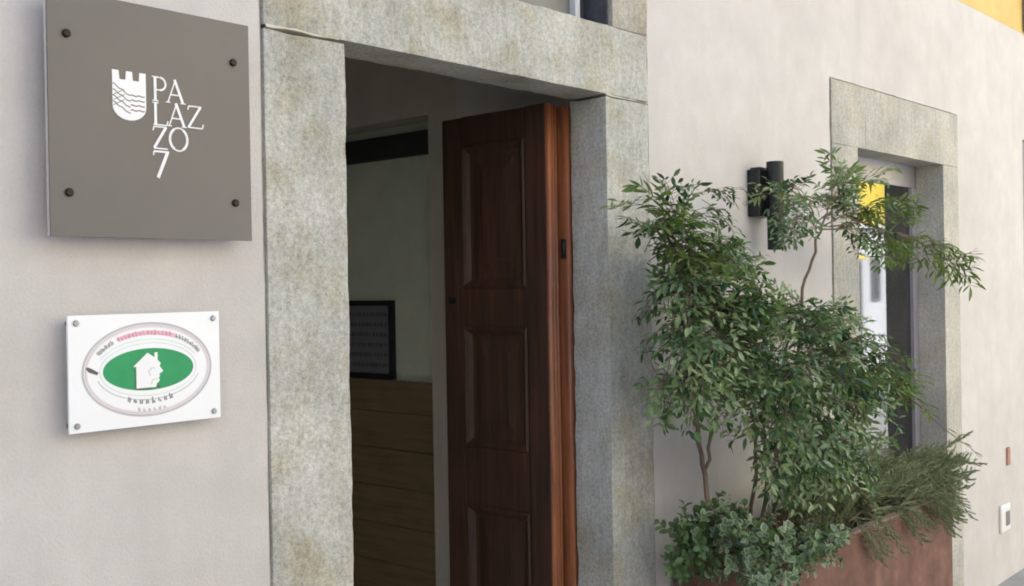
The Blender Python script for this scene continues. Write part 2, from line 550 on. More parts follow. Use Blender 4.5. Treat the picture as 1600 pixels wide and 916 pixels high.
mortar_bed(1.424, 1.630, 2.189, 0.007, -0.0085)
mortar_bed(2.676, 2.90, 2.187, 0.0055, -0.0066)
mortar_bed(2.718, 2.90, 2.4045, 0.002, -0.0060)

# transom light over the lintel
tr = MB()
tr.box(1.655, 2.640, 0.085, 0.125, 2.408, 2.432)
tr.box(1.655, 1.70, 0.085, 0.125, 2.432, 2.855)
transom = tr.build('transom_window', M['sash'], B, bevel=0.003)
tb = MB(); tb.box(2.641, 2.664, 0.080, 0.125, 2.408, 2.855); tb.build('glazing_bar', M['sash_light'], transom, bevel=0.003)
tl = MB(); tl.box(2.708, 2.7145, 0.012, 0.125, 2.412, 2.855); tl.box(2.665, 2.708, 0.10, 0.125, 2.412, 2.855); tl.build('liner', M['liner'], transom)
tp = MB(); tp.box(1.70, 2.641, 0.104, 0.108, 2.432, 2.855); tp.build('pane', M['frosted'], transom)

# interior passage seen through the doorway
def room(name, m, x0, x1, y0, y1, z0, z1):
    return part_box(name, m, B, x0, x1, y0, y1, z0, z1)
room('embrasure', M['white'], 2.776, 3.4, 0.142, 0.740, 0.0, 2.95)
room('passage_wall', M['inner'], 2.850, 3.4, 0.741, 0.965, 0.0, 2.95)
room('passage_wall', M['inner'], 2.850, 3.4, 0.966, 4.5, 2.262, 2.95)
room('passage_wall', M['green'], 2.972, 3.4, 0.966, 4.5, 0.0, 2.261)
room('passage_wall', M['inner'], 1.10, 1.450, 0.142, 4.5, 0.0, 2.95)
room('end_partition', M['inner'], 1.10, 3.4, 4.502, 4.62, 0.0, 2.95)
room('passage_ceiling', M['inner'], 1.10, 3.4, 0.142, 4.62, 2.952, 3.04)
room('passage_floor', M['floor'], 1.452, 2.848, 0.001, 4.5, 0.051, 0.06)
hb = MB(); hb.box(2.930, 2.970, 0.968, 4.4, 2.132, 2.224)
hb.build('beam', M['beam'], B, bevel=0.004)
cl = MB(); cl.box(2.952, 2.970, 0.967, 3.2, 0.06, 1.215)
clad = cl.build('wood_cladding', M['cladding'], B)
for z0, z1, dx in ((1.105, 1.232, 0), (0.955, 1.103, .002), (0.80, 0.953, 0), (0.645, 0.798, .002), (0.49, 0.643, 0), (0.335, 0.488, .002), (0.18, 0.333, 0)):
    bb = MB(); bb.box(2.930 + dx, 2.951, 0.968, 3.2, z0, z1)
    bb.build('board', M['cladding'], clad, bevel=0.003)

# door leaf, swung inwards square to the wall, and its fixed post
LX0, LX1 = 2.575, 2.642
dl = MB()
dl.box(LX0 + 0.022, LX1, 0.170, 0.606, 0.062, 2.165)
leaf = dl.build('door_leaf', M['door'], B, bevel=0.002)
def sub(name, x0, x1, y0, y1, z0, z1, m=None, bev=0.004):
    b = MB(); b.box(x0, x1, y0, y1, z0, z1)
    return b.build(name, m or M['door'], leaf, bevel=bev)
ST = 0.085                                        # stile width
sub('stile', LX0, LX0 + 0.0215, 0.158, 0.158 + ST, 0.062, 2.172)
sub('stile', LX0, LX0 + 0.0215, 0.612 - ST, 0.612, 0.062, 2.168)
Y0, Y1 = 0.158 + ST + 0.0015, 0.612 - ST - 0.0015
PANELS = [(1.60, 2.075), (1.075, 1.475), (0.55, 0.885), (0.20, 0.43)]
edges_z = [0.062] + [z for p in sorted(PANELS) for z in p] + [2.170]
for i in range(0, len(edges_z), 2):
    sub('rail', LX0 + 0.001, LX0 + 0.0215, Y0, Y1, edges_z[i], edges_z[i + 1])
def raised_panel(z0, z1):
    """field raised in the middle, sloping to a sunk margin, with a moulded frame round it"""
    b = MB()
    def ring(y0, y1, za, zb, x):
        return [(x, y0, za), (x, y1, za), (x, y1, zb), (x, y0, zb)]
    xs = [(0.0, LX0 + 0.0005), (0.008, LX0 - 0.004), (0.018, LX0 + 0.002), (0.030, LX0 + 0.012), (0.046, LX0 + 0.0125), (0.084, LX0 + 0.008), (0.090, LX0 + 0.0065)]
    rings = []
    for d, x in xs:
        rings.append(ring(Y0 + d, Y1 - d, z0 + d, z1 - d, x))
    for a, c in zip(rings, rings[1:]):
        for k in range(4):
            j = (k + 1) % 4
            b.face([a[k], c[k], c[j], a[j]])
    b.face(list(reversed(rings[-1])))
    return b.build('panel', M['door'], leaf)
for z0, z1 in PANELS:
    raised_panel(z0, z1)
def bead(x, r, y, z0=0.062, z1=2.17):
    b = MB()
    b.tube([(x, y, z0), (x, y, (z0 + z1) / 2), (x, y, z1)], r, 10)
    return b
e = MB(); e.box(LX0 + 0.0225, LX0 + 0.031, 0.158, 0.169, 0.062, 2.168); e.build('edge_strip', M['door_edge_lit'], leaf, bevel=0.002)
bead(LX0 + 0.012, 0.011, 0.158).build('bead', M['door_edge_lit'], leaf, smooth=True)
bead(LX0 + 0.040, 0.008, 0.166).build('bead', M['door_edge_lit'], leaf, smooth=True)
bead(LX0 + 0.058, 0.007, 0.168).build('bead', M['door_edge_lit'], leaf, smooth=True)
for z in (0.45, 1.72):
    h = MB(); h.tube([(LX1 + 0.006, 0.150, z - 0.03), (LX1 + 0.006, 0.150, z + 0.03)], 0.008, 10); h.build('hinge', M['iron'], leaf, smooth=True)
kn = MB(); kn.tube([(LX0 - 0.012, 0.570, 1.56), (LX0 + 0.001, 0.570, 1.56)], 0.012, 10); kn.build('bolt_plate', M['iron'], leaf)
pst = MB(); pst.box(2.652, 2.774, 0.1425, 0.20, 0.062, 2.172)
post = pst.build('door_post', M['door_edge_lit'], B, bevel=0.004)
b = MB(); b.tube([(2.662, 0.144, 0.062), (2.662, 0.144, 2.17)], 0.009, 10); b.build('bead', M['door_edge_lit'], post, smooth=True)

# glazed opening on the right with its granite surround
ws = MB(); ws.box(4.2235, 4.229, 0.005, 0.13, 0.0, 2.445); ws.box(4.2235, 5.686, 0.005, 0.13, 2.446, 2.4515)
ws.box(5.6805, 5.686, 0.005, 0.13, 0.0, 2.445)
wsur = ws.build('window_surround', M['joint'], B)
SF = M['stone_fine']
stone_block(wsur, SF, 4.229, 4.475, -0.09, 2.178, -0.006, 0.134, 0.03, 0.002, 0.0015, 31.0, 0.0002)
stone_block(wsur, SF, 4.229, 4.5615, 2.179, 2.444, -0.006, 0.134, 0.03, 0.002, 0.0015, 34.0, 0.0002)
stone_block(wsur, SF, 4.5625, 5.680, 2.179, 2.444, -0.006, 0.134, 0.03, 0.002, 0.0015, 37.0, 0.0002)
stone_block(wsur, SF, 5.472, 5.680, -0.09, 2.178, -0.006, 0.134, 0.03, 0.002, 0.0015, 40.0, 0.0002)
gd = MB()
gd.box(4.40, 5.56, 0.136, 0.19, 2.070, 2.20)
gd.box(4.40, 4.50, 0.136, 0.19, 0.0, 2.069)
gdoor = gd.build('glazed_door', M['alu'], B, bevel=0.003)
gs = MB(); gs.box(5.412, 5.470, 0.128, 0.19, 0.06, 2.069); gs.build('frame_post', M['alu'], gdoor, bevel=0.003)
gs = MB(); gs.box(4.501, 5.411, 0.136, 0.19, 0.0, 0.12); gs.build('bottom_rail', M['alu'], gdoor, bevel=0.003)
gp = MB(); gp.box(4.501, 5.411, 0.146, 0.152, 0.121, 2.069); gp.build('pane', M['glass'], gdoor)

# shutters at the far right edge
def shutter(x0, x1, z0, z1, y0, y1):
    b = MB()
    b.box(x0, x0 + 0.06, y0, y1, z0, z1); b.box(x1 - 0.06, x1, y0, y1, z0, z1)
    b.box(x0 + 0.061, x1 - 0.061, y0, y1, z0, z0 + 0.07); b.box(x0 + 0.061, x1 - 0.061, y0, y1, z1 - 0.07, z1)
    o = b.build('shutter', M['shutter'], B, bevel=0.003)
    n = int((z1 - z0 - 0.16) / 0.05)
    sl_ = MB()
    for i in range(n):
        z = z0 + 0.085 + i * 0.05
        sl_.face([(x0 + 0.06, y0 + 0.004, z), (x1 - 0.06, y0 + 0.004, z), (x1 - 0.06, y1 - 0.004, z + 0.045), (x0 + 0.06, y1 - 0.004, z + 0.045)])
    s_ = sl_.build('slats', M['shutter'], o)
    s_.name = 'slat'; s_['kind'] = 'stuff'
shutter(6.762, 7.30, 1.405, 2.415, 0.01, 0.05)
shutter(7.31, 7.853, 1.405, 2.415, 0.01, 0.05)
shutter(6.79, 7.34, 3.06, 4.4, -0.05, -0.005)

# ------------------------------------------------------------------ things across the street
SKY_BLOCKER = thing('building', 'plain grey brown block across the street added to block sky light from the left', 'building', (-14, -7, 0))  # unseen house, added to block sky light coming from the left
part_box('wall', M['brown'], SKY_BLOCKER, -32.0, 2.9, -13.0, -7.1, -0.22, 9.0)
part_box('roof', M['shutter'], SKY_BLOCKER, -32.0, 2.9, -13.2, -6.9, 9.003, 9.2)
OPP = thing('building', 'yellow and white house across the street mirrored in the glazed door', 'building', (14, -7, 0))
part_box('wall', M['white'], OPP, 3.0, 22.4, -13.0, -7.0, -0.22, 2.72)
part_box('upper_wall', M['vivid'], OPP, 3.0, 22.4, -13.0, -7.0, 2.723, 4.3)
part_box('attic_bounce_wall', M['white'], OPP, 3.0, 22.4, -13.0, -7.0, 4.303, 9.0)  # unseen storey, made tall and white to bounce sunlight onto the facade
part_box('roof', M['shutter'], OPP, 2.7, 22.5, -13.2, -6.9, 9.003, 9.2)
for i in range(6):
    x = 4.2 + i * 2.9
    w = MB(); w.box(x, x + 1.0, -7.02, -6.98, 5.0, 6.8)
    f = w.build('window', M['shutter'], OPP)
    w = MB(); w.box(x + 0.08, x + 0.92, -6.979, -6.972, 5.08, 6.72); w.build('pane', M['liner'], f)
part_box('cornice', M['white'], OPP, 2.9, 22.42, -6.998, -6.90, 2.66, 2.76)
part_box('balcony_slab', M['white'], OPP, 16.2, 17.9, -6.998, -6.45, 2.90, 3.0)
for i in range(15):
    bb = MB(); bb.tube([(16.25 + i * 0.114, -6.48, 3.001), (16.25 + i * 0.114, -6.48, 3.7)], 0.012, 6); bb.build('baluster', M['iron'], OPP)
part_box('handrail', M['iron'], OPP, 16.2, 17.9, -6.50, -6.46, 3.702, 3.74)
for x0, x1, z0, z1 in ((19.2, 19.55, 1.35, 2.2), (20.2, 20.9, -0.1, 2.05), (16.6, 17.4, 3.05, 4.1), (21.4, 21.8, 1.2, 2.1)):
    w = MB(); w.box(x0, x1, -7.03, -6.965, z0, z1); f = w.build('window', M['shutter'], OPP)
    w = MB(); w.box(x0 + .06, x1 - .06, -6.964, -6.958, z0 + .06, z1 - .06); w.build('pane', M['liner'], f)
aw = MB(); aw.face([(18.7, -6.99, 2.45), (18.7, -6.2, 2.02), (19.5, -6.2, 2.02), (19.5, -6.99, 2.45)]); aw.face([(18.7, -6.99, 2.44), (19.5, -6.99, 2.44), (19.5, -6.2, 2.01), (18.7, -6.2, 2.01)])
aw.build('awning', M['vivid'], OPP)
IVY = thing('building', 'dark ivy covered house further along the opposite side of the street', 'building', (30, -7, 0))
part_box('wall', M['ivy'], IVY, 22.6, 44.0, -13.0, -6.6, -0.22, 5.5)
part_box('roof', M['shutter'], IVY, 22.6, 44.2, -13.2, -6.4, 5.503, 5.7)

# ------------------------------------------------------------------ taupe name sign
SY = -0.038
SG = thing('sign', 'square taupe sign with white tower shield and thin white lettering beside the doorway', 'sign', (1.139, 0.0, 1.70))
b = MB(); b.box(0.921, 1.357, SY, SY + 0.004, 1.711, 2.169); b.build('face_panel', M['taupe'], SG, bevel=0.0006)
b = MB(); b.box(0.9215, 1.3565, SY + 0.0045, SY + 0.014, 1.7115, 2.1685); b.build('backing_panel', M['edge'], SG, bevel=0.001)
for x, z in ((0.957, 2.088), (1.317, 2.085), (0.957, 1.793), (1.317, 1.790)):
    b = MB(); b.tube([(x, SY - 0.006, z), (x, SY - 0.004, z), (x, 0.016, z)], [0.0062, 0.0080, 0.0080], 12)
    b.build('bolt', M['bolt'], SG)
# the shield with three merlons
sx0, sx1, st, sb = 1.046, 1.116, 2.034, 1.939
w3 = (sx1 - sx0)
notch = 0.017
top = [(sx1, st), (sx1 - w3 * 0.19, st), (sx1 - w3 * 0.21, st - notch), (sx1 - w3 * 0.39, st - notch), (sx1 - w3 * 0.41, st), (sx1 - w3 * 0.59, st),
       (sx1 - w3 * 0.61, st - notch), (sx1 - w3 * 0.79, st - notch), (sx1 - w3 * 0.81, st), (sx0, st)]
arc = []
for i in range(13):
    a = math.pi + math.pi * i / 12
    arc.append(((sx0 + sx1) / 2 + w3 / 2 * math.cos(a), 1.966 + 0.027 * math.sin(a)))
b = MB(); b.prism(list(arc) + top, SY - 0.0012, SY - 0.0002); emblem = b.build('emblem', M['print_white'], SG)
def ribbon(pts, wd, y0, y1, mb):
    for (xa, za), (xb, zb) in zip(pts, pts[1:]):
        d = Vector((xb - xa, zb - za)); L = d.length
        if L < 1e-7: continue
        n = Vector((-d.y, d.x)) / L * wd / 2
        mb.prism([(xa - n.x, za - n.y), (xb - n.x, zb - n.y), (xb + n.x, zb + n.y), (xa + n.x, za + n.y)], y0, y1)
for k in range(4):                                   # water lines on the right half
    z = 1.988 - k * 0.0095
    r = MB(); ribbon([(1.083 + i * 0.0037, z + 0.001 * math.sin(i * 1.6)) for i in range(9)], 0.0021, SY - 0.0017, SY - 0.0011, r)
    r.build('wave_line', M['taupe'], emblem)
for k in range(4):                                   # furrows falling to the right on the left half
    z = 2.008 - k * 0.0115
    r = MB(); ribbon([(1.0465 + i * 0.0045, z - i * 0.0027 + 0.0012 * math.sin(i * 1.8)) for i in range(9)], 0.0019, SY - 0.0016, SY - 0.0011, r)
    r.build('wave_line', M['taupe'], emblem)
for k in range(3):
    r = MB(); ribbon([(1.0475, 1.986 - k * 0.010), (1.070, 1.998 - k * 0.010)], 0.0013, SY - 0.0018, SY - 0.0011, r)
    r.build('wave_line', M['taupe'], emblem)
# letters drawn from strokes of two weights
THK, THN = 0.0070, 0.0025
def letter(strokes):
    b = MB()
    for i, (wd, pts) in enumerate(strokes):
        ribbon(pts, wd, SY - 0.0012 - i * 0.00012, SY - 0.0002, b)
    b.build('letter', M['print_white'], SG)
def arc_pts(cx, cz, rx, rz, a0, a1, n=14):
    return [(cx + rx * math.cos(R(a0 + (a1 - a0) * i / n)), cz + rz * math.sin(R(a0 + (a1 - a0) * i / n))) for i in range(n + 1)]
def cap(x, z, wd=0.013):
    return (THN * 0.8, [(x - wd / 2, z), (x + wd / 2, z)])
# P
letter([(THK * .8, [(1.136, 1.985), (1.136, 2.031)]), cap(1.136, 2.0315), cap(1.136, 1.9845), (THN, [(1.136, 2.031), (1.145, 2.031)]),
        (THK * .6, arc_pts(1.146, 2.0185, 0.0125, 0.0125, 88, -88)), (THN, [(1.136, 2.006), (1.146, 2.006)])])
# A
letter([(THN, [(1.164, 1.985), (1.180, 2.028)]), (THK * .8, [(1.179, 2.031), (1.197, 1.985)]), (THN, [(1.170, 2.000), (1.190, 2.000)]), cap(1.164, 1.9845, .010), cap(1.197, 1.9845, .012)])
# L
letter([(THK * .8, [(1.136, 1.937), (1.136, 1.981)]), cap(1.136, 1.9805), (THN, [(1.131, 1.937), (1.160, 1.937)]), (THN, [(1.160, 1.937), (1.163, 1.946)])])
# A
letter([(THN, [(1.166, 1.938), (1.182, 1.981)]), (THK * .8, [(1.181, 1.984), (1.199, 1.938)]), (THN, [(1.172, 1.953), (1.192, 1.953)]), cap(1.166, 1.9375, .010), cap(1.199, 1.9375, .012)])
# Z
letter([(THN, [(1.210, 1.982), (1.239, 1.982)]), (THN, [(1.210, 1.982), (1.208, 1.974)]), (THK * .7, [(1.237, 1.982), (1.209, 1.939)]), (THN, [(1.208, 1.9385), (1.241, 1.9385)]), (THN, [(1.241, 1.9385), (1.243, 1.947)])])
# Z
letter([(THN, [(1.132, 1.933), (1.160, 1.933)]), (THN, [(1.132, 1.933), (1.130, 1.925)]), (THK * .8, [(1.158, 1.933), (1.132, 1.891)]), (THN, [(1.131, 1.890), (1.161, 1.890)])])
# O
letter([(THK * .75, arc_pts(1.186, 1.9115, 0.0195, 0.0225, -60, 60)), (THK * .75, arc_pts(1.186, 1.9115, 0.0195, 0.0225, 120, 240)),
        (THN * 1.2, arc_pts(1.186, 1.9115, 0.0195, 0.0230, 58, 122)), (THN * 1.2, arc_pts(1.186, 1.9115, 0.0195, 0.0230, 238, 302))])
# 7
letter([(THN * 1.5, [(1.131, 1.884), (1.164, 1.884)]), (THN, [(1.131, 1.884), (1.130, 1.876)]), (THK * .95, [(1.161, 1.884), (1.139, 1.832)])])

# ------------------------------------------------------------------ white oval plate
PY = -0.022
PL = thing('sign', 'small white plate with green oval and white house emblem below the taupe sign', 'sign', (1.12, 0.0, 1.33))
b = MB(); b.box(0.957, 1.283, PY, PY + 0.006, 1.3385, 1.5605); b.build('plate', M['plate'], PL, bevel=0.001)
for x, z in ((0.973, 1.546), (1.268, 1.546), (0.972, 1.352), (1.267, 1.353)):
    b = MB(); b.tube([(x, PY - 0.004, z), (x, PY - 0.002, z), (x, 0.013, z)], [0.0045, 0.006, 0.006], 12); b.build('screw', M['steel'], PL)
OC = (1.1225, 1.4500)
def oval_pts(rx, rz, n=72, a0=0, a1=360):
    return [(OC[0] + rx * math.cos(R(a0 + (a1 - a0) * i / n)), OC[1] + rz * math.sin(R(a0 + (a1 - a0) * i / n))) for i in range(n + 1)]
def line(name, pts, wd, m, lift=0.0006):
    b = MB(); ribbon(pts, wd, PY - lift, PY - 0.0001, b); return b.build(name, m, PL)
line('oval_line', oval_pts(0.138, 0.091), 0.0044, M['p_grey'])
line('oval_line', oval_pts(0.133, 0.0868), 0.0014, M['p_grey'], 0.0005)
line('oval_line', oval_pts(0.104, 0.0520), 0.0014, M['p_pale'], 0.0005)
line('ring_line', oval_pts(0.112, 0.0595, 40, 25, 155), 0.0016, M['p_pale'], 0.0005)
line('ring_line', oval_pts(0.112, 0.0600, 40, 195, 345), 0.0016, M['p_grey'], 0.0005)
b = MB(); b.prism(oval_pts(0.0975, 0.0415, 64)[:-1], PY - 0.0007, PY - 0.0001); gov = b.build('green_oval', M['p_green'], PL)
# house outline whose right side is a face in profile
def hp(u, v):                                        # u, v in the emblem's own 0..1 square
    return (1.087 + 0.066 * u, 1.4135 + 0.0690 * v)
house = [(0.10, 0.0), (0.74, 0.0), (0.76, 0.10), (0.84, 0.16), (0.86, 0.22), (0.82, 0.26), (0.87, 0.31), (0.84, 0.37), (0.97, 0.44), (0.96, 0.48), (0.86, 0.60), (0.90, 0.68), (0.80, 0.78),
         (0.80, 1.0), (0.70, 1.0), (0.70, 0.86), (0.47, 1.0), (0.0, 0.62), (0.10, 0.62)]
b = MB(); b.prism([hp(*p) for p in house], PY - 0.0012, PY - 0.00075); b.build('house_emblem', M['print_white'], gov)
b = MB(); ribbon([hp(0.55, 0.34), hp(0.50, 0.46), hp(0.60, 0.56), hp(0.72, 0.55)], 0.0014, PY - 0.0016, PY - 0.0012, b)
ribbon([hp(0.58, 0.10), hp(0.62, 0.22), hp(0.80, 0.24)], 0.0012, PY - 0.0017, PY - 0.0012, b); b.build('profile_line', M['p_grey'], gov)
b = MB(); ribbon([hp(0.10, -0.025), hp(0.60, -0.025)], 0.0022, PY - 0.0013, PY - 0.00075, b); ribbon([hp(0.06, 0.0), hp(0.06, 0.55)], 0.0016, PY - 0.0014, PY - 0.00075, b)
ribbon([hp(0.76, 0.02), hp(0.86, 0.02)], 0.005, PY - 0.0015, PY - 0.00075, b); b.build('dark_outline', M['p_dark'], gov)  # dark printed lines beside and below the house
# lettering too small to read: rows of uneven little strokes following the oval
rg = random.Random(5)
def glyph_row(name, rx, rz, a0, a1, n, h, m, gaps=()):
    b = MB()
    for i in range(n):
        if i in gaps: continue
        a = a0 + (a1 - a0) * (i + 0.5) / n
        px, pz = OC[0] + rx * math.cos(R(a)), OC[1] + rz * math.sin(R(a))
        t = Vector((-rx * math.sin(R(a)), rz * math.cos(R(a)))).normalized()
        if a1 < a0: t = -t
        nn = Vector((-t.y, t.x))
        wd = h * rg.uniform(0.45, 0.6)
        P = lambda u, v: (px + t.x * u * wd + nn.x * v * h, pz + t.y * u * wd + nn.y * v * h)
        a1_, a2_ = rg.uniform(-.5, -.2), rg.uniform(.1, .5)
        lines = [[P(-.3, a1_), P(-.25, a2_)], [P(.2, -.4), P(.3, rg.uniform(-.1, .4))]]
        if rg.random() < .6: lines += [[P(-.3, rg.uniform(-.4, .3)), P(.3, rg.uniform(-.4, .3))]]
        for q, l in enumerate(lines):
            ribbon(l, h * 0.20, PY - 0.0006 - q * 0.00008, PY - 0.0001, b)
    o = b.build(name, m, PL)
    return o
line('lettering_band', oval_pts(0.122, 0.0725, 24, 62, 120), 0.0085, flat('soft_pink_print', (0.80, 0.50, 0.58), 0.5), 0.0004)
glyph_row('lettering', 0.122, 0.0725, 152, 128, 6, 0.0105, M['p_text'])
glyph_row('lettering', 0.122, 0.0725, 124, 66, 15, 0.0115, M['p_pink'])
glyph_row('lettering', 0.122, 0.0725, 62, 24, 10, 0.0105, M['p_text'])
glyph_row('lettering', 0.110, 0.0620, 243, 298, 8, 0.0145, M['p_text'])
glyph_row('lettering', 0.120, 0.0800, 256, 288, 6, 0.0100, M['p_grey'])
line('oval_line', oval_pts(0.131, 0.084, 60), 0.0035, flat('faint_pink_print', (0.80, 0.70, 0.74), 0.5), 0.0004)
b = MB(); b.prism([(0.990, 1.4585), (0.997, 1.4515), (1.013, 1.4455), (1.016, 1.4500), (1.004, 1.4575), (0.994, 1.4620)], PY - 0.0007, PY - 0.0001); b.build('dark_mark', M['p_dark'], PL)

SG.location += Vector((-0.007, -0.012, -0.002))
PL.location += Vector((-0.006, -0.010, 0.001))

# ------------------------------------------------------------------ wall lamp
LP = thing('wall_lamp', 'black up and down wall lamp above the tall green plant', 'lamp', (3.60, 0.0, 1.9))
b = MB(); b.box(3.535, 3.655, -0.050, -0.001, 1.845, 2.018); b.build('mount_box', M['lamp'], LP, bevel=0.004)
b = MB(); b.box(3.555, 3.640, -0.044, -0.004, 2.0185, 2.026); b.build('box_cap', M['lamp'], LP, bevel=0.001)
b = MB()
xc, yc, r_ = 3.594, -0.0825, 0.031
b.tube([(xc, yc, 1.723), (xc, yc, 1.88), (xc, yc, 2.044)], r_, 20, caps=False)
b.tube([(xc, yc, 2.044), (xc, yc, 1.88), (xc, yc, 1.723)], r_ - 0.003, 20, caps=False)
for z, s in ((1.723, 1), (2.044, -1)):
    n = len(b.v)
    for k in range(20):
        t = 2 * math.pi * k / 20
        b.v.append((xc + r_ * math.cos(t), yc + r_ * math.sin(t), z)); b.v.append((xc + (r_ - .003) * math.cos(t), yc + (r_ - .003) * math.sin(t), z))
    for k in range(20):
        j = (k + 1) % 20
        b.f.append((n + 2 * k, n + 2 * k + 1, n + 2 * j + 1, n + 2 * j)); b.m.append(0)
b.build('lamp_tube', M['lamp'], LP, smooth=False)
for z in (1.76, 2.005):
    b = MB(); b.tube([(xc, yc, z - 0.004), (xc, yc, z + 0.004)], r_ - 0.0035, 16); b.build('lens', M['steel'], LP)

# ------------------------------------------------------------------ little fittings on the wall at right
SK = thing('outlet', 'small white outlet cover low on the wall at far right', 'outlet', (6.32, 0, 0.26))
b = MB(); b.box(6.245, 6.405, -0.016, 0.003, 0.190, 0.345); b.build('cover_plate', M['plastic'], SK, bevel=0.012)
b = MB(); b.box(6.312, 6.378, -0.020, -0.0165, 0.225, 0.305); b.build('flap', M['steel'], SK, bevel=0.003)
TG = thing('clay_tag', 'small upright reddish clay tag on the wall above the white outlet', 'tag', (6.40, 0, 0.60))
b = MB(); b.box(6.378, 6.425, -0.012, 0.002, 0.552, 0.652); b.build('tile', M['clay'], TG, bevel=0.004)
b = MB(); b.tube([(6.402, -0.0125, 0.635), (6.402, -0.015, 0.635)], 0.005, 8); b.build('screw', M['steel'], TG)

# ------------------------------------------------------------------ framed notice in the passage
NT = thing('notice', 'dark framed printed notice on the greenish passage wall', 'notice', (2.96, 1.45, 1.22))
NX = 2.9705
ny0, ny1, nz0, nz1 = 1.300, 1.640, 1.2335, 1.557
b = MB()
b.box(NX - 0.022, NX, ny0, ny0 + 0.022, nz0, nz1); b.box(NX - 0.022, NX, ny1 - 0.022, ny1, nz0, nz1)
b.box(NX - 0.022, NX, ny0 + 0.0222, ny1 - 0.0222, nz0, nz0 + 0.022); b.box(NX - 0.022, NX, ny0 + 0.0222, ny1 - 0.0222, nz1 - 0.022, nz1)
b.build('frame', M['navy'], NT, bevel=0.002)
b = MB(); b.box(NX - 0.010, NX - 0.002, ny0 + 0.0222, ny1 - 0.0222, nz0 + 0.0222, nz1 - 0.0222); sheet = b.build('sheet', M['paper'], NT)
b = MB()
for i in range(6):
    b = MB()
    z = nz1 - 0.055 - i * 0.042
    y = ny0 + 0.045
    while y < ny1 - 0.05:
        wd = rg.uniform(0.008, 0.02)
        b.box(NX - 0.0112, NX - 0.0101, y, y + wd, z - 0.011, z + 0.005)
        y += wd + rg.uniform(0.005, 0.012)
    pr = b.build('print_row', M['sheet_print'], sheet)
    pr['kind'] = 'stuff'

# ------------------------------------------------------------------ planter
PX0, PX1, PD, PZ = 2.985, 4.415, -0.405, 0.742
PT = thing('planter', 'tall rusty steel planter box standing against the wall between door and window', 'planter', (3.7, -0.2, 0.05))
b = MB(); b.box(PX0, PX1, PD, PD + 0.004, -0.085, PZ); b.build('front_panel', M['rust'], PT, bevel=0.001)
for x in (PX0, PX1 - 0.004):
    b = MB(); b.box(x, x + 0.004, PD + 0.0042, -0.0245, -0.085, PZ); b.build('side_panel', M['rust'], PT)
b = MB(); b.box(PX0, PX1, -0.024, -0.020, -0.085, PZ); b.build('back_panel', M['rust'], PT)
b = MB(); b.box(PX0 + 0.004, PX1 - 0.004, PD - 0.003, PD + 0.030, PZ + 0.0005, PZ + 0.006)
b.box(PX0 - 0.003, PX0 + 0.026, PD + 0.0305, -0.026, PZ + 0.0005, PZ + 0.006)
b.box(PX1 - 0.026, PX1 + 0.003, PD + 0.0305, -0.026, PZ + 0.0005, PZ + 0.006); b.build('rim', M['rim'], PT, bevel=0.001)
bm = bmesh.new()
bmesh.ops.create_grid(bm, x_segments=40, y_segments=12, size=0.5)
for v in bm.verts:
    x = PX0 + 0.006 + (v.co.x + 0.5) * (PX1 - PX0 - 0.012); y = PD + 0.006 + (v.co.y + 0.5) * (-PD - 0.034)
    v.co = Vector((x, y, 0.69 + 0.014 * noise.noise(Vector((x * 11, y * 11, 0))) + 0.01 * noise.noise(Vector((x * 40, y * 40, 0)))))
me = bpy.data.meshes.new('soil'); bm.to_mesh(me); bm.free(); me.materials.append(M['soil'])
add_obj('soil', me, PT)

# ------------------------------------------------------------------ foliage meshes
def leaflet(mb, base, d, up, L, wd, mi=0, droop=0.0, fold=0.25):
    """a lance-shaped leaflet folded along its midrib"""
    d = d.normalized(); s = d.cross(up).normalized(); n = s.cross(d).normalized()
    def P(t, w, h):
        return base + d * (L * t) + s * (w * wd) + n * (h * wd - droop * L * t * t)
    n0 = len(mb.v)
    prof = [(0.0, 0.05), (0.28, 0.42), (0.55, 0.5), (0.82, 0.26), (1.0, 0.0)]
    for t, w in prof:
        mb.v += [tuple(P(t, -w, fold * w)), tuple(P(t, 0, 0)), tuple(P(t, w, fold * w))]
    for i in range(len(prof) - 1):
        a = n0 + 3 * i
        mb.f += [(a, a + 1, a + 4, a + 3), (a + 1, a + 2, a + 5, a + 4)]
        mb.m += [mi, mi]

